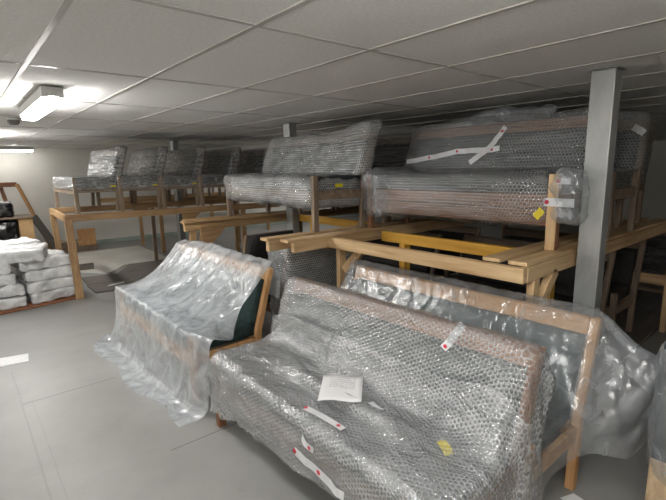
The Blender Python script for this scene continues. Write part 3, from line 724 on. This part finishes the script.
# middle stand
s2 = thing('timber_stand', 'raw pine stand with plywood gussets under the middle wrapped sofa, behind draped sofa', 'stand', (0, 0, 0), 0, 'timber stands')
bar('top_board', (1.82, 4.66, TOP - 0.011), (5.1, 4.62, TOP - 0.011), 0.11, 0.022, M['tan_x'], s2, bev=0.002)
bar('top_board', (1.90, 4.82, TOP - 0.011), (5.1, 4.80, TOP - 0.011), 0.10, 0.022, M['tan_x'], s2, bev=0.002)
bar('cross_beam', (1.83, 4.64, Z1 - 0.045), (5.1, 4.64, Z1 - 0.045), 0.045, 0.085, M['tan_x'], s2)
bar('yellow_beam', (3.26, 3.06, Z1 - 0.045), (3.26, 4.60, Z1 - 0.045), 0.05, 0.085, M['yellow_y'], s2)
bar('leg', (1.93, 4.66, 0), (1.93, 4.66, Z1 - 0.088), 0.07, 0.05, M['tan_z'], s2, upv=(0, 1, 0))
bar('leg', (2.06, 4.72, 0), (2.06, 4.72, Z1 - 0.088), 0.045, 0.05, M['tan_z'], s2, upv=(0, 1, 0))
gusset('gusset', 2.0, 4.60, Z1 - 0.05, 0.30, 0.26, s2, M['tan_x'])
bar('leg', (3.36, 4.66, 0), (3.36, 4.66, Z1 - 0.088), 0.07, 0.05, M['tan_z'], s2, upv=(0, 1, 0))
bar('leg', (3.26, 4.22, 0), (3.26, 4.22, Z1 - 0.088), 0.075, 0.06, M['yellow_z'], s2, upv=(0, 1, 0))
bar('leg', (5.05, 4.66, 0), (5.05, 4.66, Z1 - 0.088), 0.07, 0.05, M['tan_z'], s2, upv=(0, 1, 0))
# far left stand
s3 = thing('timber_stand', 'raw pine stand at far left carrying a row of wrapped sofas', 'stand', (0, 0, 0), 0, 'timber stands')
n0, n1, f0, f1 = (1.05, 6.62), (4.15, 6.31), (1.10, 8.14), (4.2, 7.80)
def P3(p, z): return (p[0], p[1], z)
bar('near_beam', P3(n0, TOP - 0.045), P3(n1, TOP - 0.045), 0.05, 0.09, M['tan_x'], s3)
bar('far_beam', P3(f0, TOP - 0.045), P3(f1, TOP - 0.045), 0.05, 0.09, M['tan_x'], s3)
bar('end_beam', (1.07, 6.65, TOP - 0.045), (1.12, 8.11, TOP - 0.045), 0.045, 0.09, M['tan_y'], s3)
bar('leg', (1.08, 6.57, TOP - 0.06), (1.08, 6.42, 0.0), 0.09, 0.045, M['tan_z'], s3, upv=(0, 1, 0))
bar('leg', (1.13, 8.08, TOP - 0.09), (1.18, 8.12, 0.0), 0.08, 0.045, M['tan_z'], s3, upv=(0, 1, 0))
bar('leg', (2.62, 8.00, TOP - 0.09), (2.66, 8.16, 0.0), 0.055, 0.05, M['greywood_z'], s3, upv=(0, 1, 0))
bar('leg', (3.50, 6.38, TOP - 0.09), (3.50, 6.38, 0.0), 0.07, 0.05, M['tan_z'], s3, upv=(0, 1, 0))
bar('leg', (4.12, 7.80, TOP - 0.09), (4.12, 7.80, 0.0), 0.07, 0.05, M['tan_z'], s3, upv=(0, 1, 0))
gusset('gusset', 2.55, 6.47, TOP - 0.07, 0.28, 0.20, s3, M['tan_x'])
gusset('gusset', 2.30, 7.96, TOP - 0.05, 0.30, 0.14, s3, M['tan_x'], side=1)
# back stand
s4 = thing('timber_stand', 'weathered pine stand in the background by the far wall', 'stand', (0, 0, 0), 0, 'timber stands')
bar('near_beam', (2.3, 9.0, TOP - 0.045), (6.6, 9.0, TOP - 0.045), 0.05, 0.09, M['tan_x'], s4)
bar('far_beam', (2.3, 10.3, TOP - 0.045), (6.6, 10.3, TOP - 0.045), 0.05, 0.09, M['tan_x'], s4)
for x in (3.1, 4.8, 6.4):
    bar('leg', (x, 9.0, 0), (x, 9.0, TOP - 0.09), 0.07, 0.05, M['tan_z'], s4, upv=(0, 1, 0)); bar('leg', (x, 10.3, 0), (x, 10.3, TOP - 0.09), 0.07, 0.05, M['tan_z'], s4, upv=(0, 1, 0))

# ------------------------------------------------------------------ sofas on the stands
GS = 'wrapped sofas stored on the timber stands'
def lumpy_wrap(t, half, mat, seat_z=(0.20, 0.50), back_top=0.90, seed=1.0, hump=None, h=0.865):
    k = h - 0.40; dx = 0.14
    zc, sz = sum(seat_z) / 2, seat_z[1] - seat_z[0]
    soft_block('seat_wrap', 0.26, 0, zc, 0.62, 2 * half - 0.06, sz, M[mat], t, n=(14, 40, 10), power=5, amp=0.030, freq=5, seed=seed)
    b0 = 0.46
    def dr(q):
        if hump and q.z > 0: q.z += hump(q.y) * (q.z / ((back_top - b0) / 2)); 
        return q
    soft_block('back_wrap', 0.523 + dx * ((b0 + back_top) / 2 - 0.40) / k, 0, (b0 + back_top) / 2, 0.175, 2 * half + 0.03, back_top - b0, M[mat], t, n=(8, 48, 18), power=5, amp=0.022, freq=5, shear=dx / k, seed=seed + 5, drop=dr)

# E: middle, facing left
E0 = (2.345, 3.86, TOP)
se = sofa('bubble-wrapped sofa on the middle stand, silvery, with a bare wooden front leg', E0, math.radians(-4.5), 'greywood', 'navy', GS, half=0.93)
def hump_e(y): return 0.055 * sm((-y - 0.35) / 0.5) - 0.02 * math.exp(-((y + 0.25) / 0.3) ** 2)
lumpy_wrap(se, 0.93, 'bubble_e', (0.19, 0.475), 0.895, 2.0, hump_e)
box('label_tag', 0.22, 0.30, -0.9360, -0.9300, 0.37, 0.40, M['yellowtag'], se, bev=0.001)
# D: right, facing left
D0 = (2.80, 2.015, TOP)
sd = sofa('bubble-wrapped sofa on the right stand beside the large steel post, yellow tag, taped', D0, 0, 'beech', 'navy', GS, half=0.825)
def hump_d(y): return 0.03 * math.exp(-((y + 0.1) / 0.3) ** 2) + 0.02 * math.sin(5 * y)
lumpy_wrap(sd, 0.825, 'bubble_d', (0.12, 0.50), 0.91, 9.0, hump_d)
box('apron', 0.008, 0.03, -0.775, 0.775, 0.15, 0.25, M['beech'], sd)
box('front_leg_face', -0.012, 0.0, -0.825, -0.765, 0.0, 0.47, M['pine_z'], sd)
soft_block('end_film', 0.10, -0.865, 0.33, 0.26, 0.17, 0.34, M['sheet_b'], sd, n=(10, 8, 12), power=5, amp=0.035, freq=8, seed=91)
soft_block('end_sleeve', 0.25, 0.70, 0.315, 0.67, 0.26, 0.42, M['sheet_b'], sd, n=(14, 10, 12), power=5, amp=0.035, freq=7, seed=93)
soft_block('loose_film', 0.69, -0.12, 0.925, 0.16, 0.62, 0.10, M['sheet_b'], sd, n=(8, 24, 6), power=4, amp=0.05, freq=7, seed=97)
offd = Vector(D0)
bw = [c for c in sd.children if c.name.startswith('back_wrap')][0]; sw = [c for c in sd.children if c.name.startswith('seat_wrap')][0]
bvd = bvh_of(bw); bvs = bvh_of(sw)
def lind(pts, n=12): return [tuple(q) for q in resample([np.array(p) - np.array(offd) for p in pts], n)]
strip_on(bvd, 'tape', lind([(3.25, 2.80, 1.68), (3.26, 2.40, 1.73), (3.27, 2.05, 1.75), (3.27, 1.88, 1.76)], 16), 0.042, M['tape'], sd, lift=0.008, d=dfr, dots=[0.3, 0.62, 0.97])
strip_on(bvd, 'tape', lind([(3.30, 1.86, 1.93), (3.27, 1.95, 1.78), (3.23, 2.12, 1.65)], 12), 0.042, M['tape'], sd, lift=0.012, d=dfr, dots=[0.1])
strip_on(bvs, 'label_tag', lind([(2.70, 1.31, 1.27), (2.70, 1.24, 1.35)], 5), 0.045, M['yellowtag'], sd, lift=0.006, d=dfr)
box('tape', -0.016, -0.012, -0.925, -0.745, 0.275, 0.325, M['tape'], sd, bev=0.001)
box('tape', -0.016, -0.012, -0.895, -0.815, 0.41, 0.45, M['tape'], sd, bev=0.001)
for yy, zz in ((-0.765, 0.30), (-0.827, 0.43)):
    b2 = bmesh.new(); bmesh.ops.create_cone(b2, cap_ends=True, radius1=0.014, radius2=0.014, depth=0.002, segments=14)
    bmesh.ops.transform(b2, matrix=Matrix.Translation((-0.0172, yy, zz)) @ Matrix.Rotation(math.pi / 2, 4, 'Y'), verts=b2.verts); obj('printed_dot', b2, M['red'], sd)
# stretch-film sofas: one built, the rest copied
lw = sofa('silver film-wrapped sofa at the left end of the far left stand', (1.20, 7.42, TOP), 0, 'greywood', 'navy', GS, half=0.76)
stretch_wrap(lw, 0.76, seed=1.0)
box('label_tag', 0.45, 0.52, -0.772, -0.767, 0.335, 0.355, M['yellowtag'], lw, bev=0.001)
for x, y, lab in ((1.76, 7.36, 'film-wrapped sofa on the far left stand, second from its left end'), (2.32, 7.30, 'film-wrapped sofa on the far left stand, third from its left end'),
                  (2.88, 7.24, 'film-wrapped sofa on the far left stand, fourth from its left end'),
                  (3.44, 7.18, 'dark film-wrapped sofa at the right end of the far left stand')):
    dup(lw, (x, y, TOP), math.radians(-1.5), lab)
dark = sofa('dark film-wrapped sofa on the middle stand directly behind the silvery one', (3.14, 3.66, TOP), 0, 'greywood', 'charcoal', GS, half=0.72)
stretch_wrap(dark, 0.72, mat='stretch_dark', seed=4.0)
for x, y, z, lab in ((3.76, 3.70, TOP, 'dark film-wrapped sofa on the middle stand, third from the front'), (4.38, 3.70, TOP, 'dark film-wrapped sofa on the middle stand, fourth from the front'),
                     (4.22, 2.00, TOP, 'dark film-wrapped sofa on the right stand at the right edge, rearmost'),
                     (3.60, 9.65, TOP, 'dark wrapped sofa on the background stand behind the far left row'), (4.35, 9.65, TOP, 'dark wrapped sofa on the background stand by the far wall, rightmost'),
                     (3.45, 1.98, 0.03, 'dark bare sofa added on the floor to darken beneath the near stand, front one'), (4.25, 1.98, 0.03, 'dark bare sofa added on the floor to darken beneath the near stand, rear one'),  # floor sofas added as blockers to blacken the gaps under the stands
                     (3.45, 3.72, 0.0, 'dark bare sofa added on the floor to darken beneath the middle stand, front one'), (4.25, 3.72, 0.0, 'dark bare sofa added on the floor to darken beneath the middle stand, rear one')):
    dup(dark, (x, y, z), 0, lab, None if z > 0.5 else 'sofas standing on the floor', '-' if z > 0.5 else 'film')
d2 = sofa('bubble-wrapped sofa with a white tag, just right of the large steel post', (3.50, 2.02, TOP), 0, 'greywood', 'navy', GS, half=0.90)
lumpy_wrap(d2, 0.90, 'bubble_d', (0.24, 0.50), 0.93, 14.0)
bw2 = [c for c in d2.children if c.name.startswith('back_wrap')][0]
strip_on(bvh_of(bw2), 'tape', [(0.56, -0.82, 0.80), (0.55, -0.87, 0.77), (0.55, -0.90, 0.75)], 0.05, M['tape'], d2, lift=0.012, d=dfr)

# chairs under the stands, backs to the viewer
wc = sofa('tall chair packed in bubble wrap under the near stand, back to viewer', (2.38, 3.62, 0), -math.pi / 2, 'beech', 'green', 'chairs under the stands', half=0.34, h=0.96, cat='chair', name='chair')
soft_block('bubble_wrap', 0.60, 0, 0.52, 0.36, 0.76, 0.98, M['bubble_e'], wc, n=(14, 14, 18), power=14, amp=0.025, freq=5, seed=21)  # brightened wrap imitates light falling on the shaded chair
box('label_tag', 0.752, 0.756, 0.28, 0.36, 0.80, 0.85, M['yellowtag'], wc, bev=0.001)
wc.location = (2.50, 3.88, 0)
wc.rotation_euler = (0, 0, -math.pi / 2)
dc = sofa('dark charcoal upholstered chair with its back to the viewer under the middle stand', (2.63, 4.9, 0), -math.pi / 2, 'greywood', 'charcoal', 'chairs under the stands', half=0.31, h=0.93, cat='chair', name='chair')
soft_block('back_panel', 0.63, 0, 0.60, 0.06, 0.56, 0.66, M['charcoal'], dc, n=(3, 6, 6), power=8, shear=0.14 / 0.465)
fs = sofa('dark sofa standing on the floor behind the near stand', (5.55, 1.2, 0), 0, 'greywood', 'charcoal', 'sofas standing on the floor', half=0.9)
stretch_wrap(fs, 0.9, mat='stretch_dark', seed=6)

# ------------------------------------------------------------------ cushion packs on cardboard, far left
cb = box('cardboard_sheet', 0.0, 1.35, 0.0, 1.25, 0.002, 0.022, M['brownboard'], bev=0.003); cb.location = (-0.22, 6.27, 0); cb.rotation_euler = (0, 0, math.radians(9))
tag(cb, 'brown cardboard sheet on the floor under the white cushion packs', 'cardboard')
packs = [(0.78, 6.86, 0, 'lowest'), (0.78, 6.86, 1, 'second from the floor'), (0.79, 6.87, 2, 'third from the floor'), (0.75, 6.90, 3, 'topmost'),
         (0.22, 6.78, 0, 'lowest'), (0.20, 6.78, 1, 'second from the floor'), (0.15, 6.80, 2, 'third from the floor'), (0.10, 6.80, 3, 'topmost')]
for i, (x, y, lv, wd) in enumerate(packs):
    o = soft_block('cushion_pack', 0, 0, 0, 0.56 + random.uniform(-.02, .02), 0.70, 0.138, M['packfilm'], None, n=(20, 22, 8), power=7, amp=0.026, freq=9, seed=i * 3.7)
    o.location = (x, y, 0.092 + lv * 0.139); o.rotation_euler = (0, 0, math.radians(9 + random.uniform(-5, 5)))
    tag(o, 'white plastic-wrapped cushion pack, %s of the %s stack' % (wd, 'right-hand' if i < 4 else 'left-hand'), 'cushion', 'wrapped cushion packs')
o = soft_block('cushion_pack', 0, 0, 0, 0.62, 0.50, 0.15, M['packfilm'], None, n=(20, 20, 8), power=7, amp=0.022, freq=9, seed=41); o.location = (0.50, 6.72, 0.645); o.rotation_euler = (math.radians(3), 0, math.radians(-14))
tag(o, 'white wrapped cushion pack lying on top across both stacks, in front', 'cushion', 'wrapped cushion packs')
o = soft_block('cushion_pack', 0, 0, 0, 0.55, 0.5, 0.14, M['packfilm'], None, n=(20, 20, 8), power=7, amp=0.022, freq=9, seed=53); o.location = (0.50, 7.30, 0.67); o.rotation_euler = (0, 0, math.radians(12))
tag(o, 'white wrapped cushion pack at the rear top of the stacks', 'cushion', 'wrapped cushion packs')
o = soft_block('cushion_pack', 0, 0, 0, 0.55, 0.62, 0.52, M['packfilm'], None, n=(12, 12, 12), power=4, amp=0.02, freq=6, seed=59); o.location = (0.60, 7.62, 0.28); o.rotation_euler = (0, 0, math.radians(10))
tag(o, 'tall white wrapped cushion bundle behind the two stacks', 'cushion', 'wrapped cushion packs')

# far left corner: black bundles, board, box, leaning frame
o = soft_block('black_bundle', 0, 0, 0, 0.75, 0.5, 0.84, M['blackfilm'], None, n=(18, 14, 18), power=11, amp=0.05, freq=6, seed=71); o.location = (0.42, 9.75, 0.42)
tag(o, 'large bundle in shiny black plastic standing behind the cushion packs', 'bundle')
o = box('shelf_board', -0.05, 1.03, 9.45, 10.1, 0.855, 0.885, M['greywood']); tag(o, 'grey board lying across the black bundle and cardboard box', 'board')
o = soft_block('black_bundle', 0, 0, 0, 0.62, 0.45, 0.25, M['blackfilm'], None, n=(18, 14, 10), power=8, amp=0.04, freq=8, seed=77); o.location = (0.45, 9.72, 1.005)
tag(o, 'small bundle in shiny black plastic lying on the grey board', 'bundle')
t = thing('cardboard_box', 'plain tan cardboard box beside the black bundle', 'box', (0.91, 9.75, 0))
box('body', -0.105, 0.105, -0.25, 0.25, 0.0, 0.84, M['card'], t); 
for s in (-1, 1): box('flap', -0.105, 0.105, min(0, s * 0.248), max(0, s * 0.248), 0.84, 0.846, M['card'], t, bev=0.001)
fr = thing('leaning_trestle', 'brown wooden trestle frame leaning on the far wall behind black bundles', 'trestle', (0, 0, 0))
bar('top_bar', (0.1, 10.9, 1.42), (0.98, 10.9, 1.42), 0.06, 0.09, M['beech'], fr)
bar('leg', (0.98, 10.86, 1.43), (1.42, 10.6, 0.02), 0.07, 0.05, M['oak_z'], fr)
bar('leg', (0.72, 10.93, 1.37), (0.95, 10.8, 0.02), 0.06, 0.05, M['beech_z'], fr)
bar('leg', (0.2, 10.93, 1.37), (0.35, 10.8, 0.02), 0.06, 0.05, M['beech_z'], fr)
o = bar('dark_panel', (1.12, 10.35, 0.82), (1.50, 10.2, 0.0), 0.45, 0.02, M['darkboard']); tag(o, 'dark thin panel leaning beside the wooden frame', 'panel')

# floor clutter under the far left stand
def flat(name, pts, z0, th, mat, label, cat, group=None):
    bm = bmesh.new(); a = [bm.verts.new((x, y, z0)) for x, y in pts]; b = [bm.verts.new((x, y, z0 + th)) for x, y in pts]; n = len(pts)
    bm.faces.new(a[::-1]); bm.faces.new(b)
    for i in range(n): bm.faces.new((a[i], a[(i + 1) % n], b[(i + 1) % n], b[i]))
    bmesh.ops.recalc_face_normals(bm, faces=bm.faces)
    o = obj(name, bm, mat); tag(o, label, cat, group); return o
GB = 'dark boards on the floor'
flat('floor_board', [(1.30, 6.58), (4.6, 6.02), (4.6, 6.52), (1.30, 7.10)], 0.0, 0.02, M['darkboard'], 'dark grey board on the floor under the far left stand, nearest', 'board', GB)
flat('floor_board', [(1.32, 7.12), (4.6, 6.55), (4.6, 7.15), (1.34, 7.68)], 0.0, 0.022, M['darkboard'], 'dark grey board on the floor under the far left stand, middle one', 'board', GB)
flat('floor_board', [(1.85, 7.62), (4.6, 7.18), (4.6, 8.2), (2.20, 8.22)], 0.0, 0.018, M['darkboard'], 'dark grey board on the floor under the far left stand, farthest', 'board', GB)
flat('pale_board', [(1.2, 8.55), (1.75, 7.74), (2.15, 8.26), (2.95, 8.26), (2.97, 10.2), (1.3, 10.2)], 0.0, 0.016, M['paleboard'], 'large pale board flat on the floor before the far wall', 'board')
o = bar('wood_block', (1.18, 8.36, 0.066), (1.66, 8.30, 0.066), 0.07, 0.1, M['darkboard']); tag(o, 'short dark timber block under the far left stand', 'timber')
flat('paper_strip', [(1.5, 6.80), (1.75, 6.86), (1.76, 6.92), (1.55, 6.87)], 0.021, 0.002, M['paper'], 'white paper strip on the dark floor boards', 'paper')
t = thing('crate', 'small pale wooden crate with clutter by the far wall under the stand', 'crate', (1.85, 10.6, 0), 0)
box('box_body', -0.35, 0.35, -0.15, 0.15, 0.0, 0.22, M['greywood'], t); box('end_board', 0.0, 0.34, -0.17, -0.152, 0.12, 0.47, M['oak'], t)
flat('floor_paper', [(-0.10, 4.62), (0.115, 4.585), (0.31, 4.545), (0.33, 4.75), (0.12, 4.80), (-0.1, 4.83)], 0.001, 0.004, M['paper'], 'white sheet of paper lying on the concrete at the left edge', 'paper')
# right-hand dark boards
for k, (y0, y1) in enumerate(((1.08, 1.55), (1.58, 2.10), (2.13, 2.65))):
    flat('floor_board', [(3.12, y0), (7.2, y0 + 0.1), (7.2, y1 + 0.1), (3.12, y1)], 0.0, 0.03, M['darkboard'], 'dark board on the floor under the right stand, %s from the near side' % ('first', 'second', 'third')[k], 'board', GB)
# wrapped bundle at the right edge
t = thing('wrapped_panel', 'bubble-wrapped upright panel with cardboard base at the right edge', 'panel', (2.06, 0.10, 0), 0)
box('body', 0.0, 0.35, -0.45, 0.33, 0.34, 0.92, M['navy'], t, bev=0.01); box('card_base', -0.004, 0.35, -0.45, 0.332, 0.06, 0.42, M['tan_bubble'], t, bev=0.01); box('plinth', 0.02, 0.34, -0.44, 0.32, 0.0, 0.06, M['pine_y'], t)
soft_block('bubble_wrap', 0.175, -0.06, 0.62, 0.40, 0.83, 0.66, M['sheet_b'], t, n=(8, 12, 12), power=7, amp=0.02, freq=6, seed=81)
# scrap on the floor
o = flat('paper_scrap', [(2.06, 0.70), (2.15, 0.69), (2.16, 0.74), (2.08, 0.77)], 0.002, 0.004, M['paper'], 'crumpled white paper scrap on the floor by the sheeted oak sofa', 'paper')
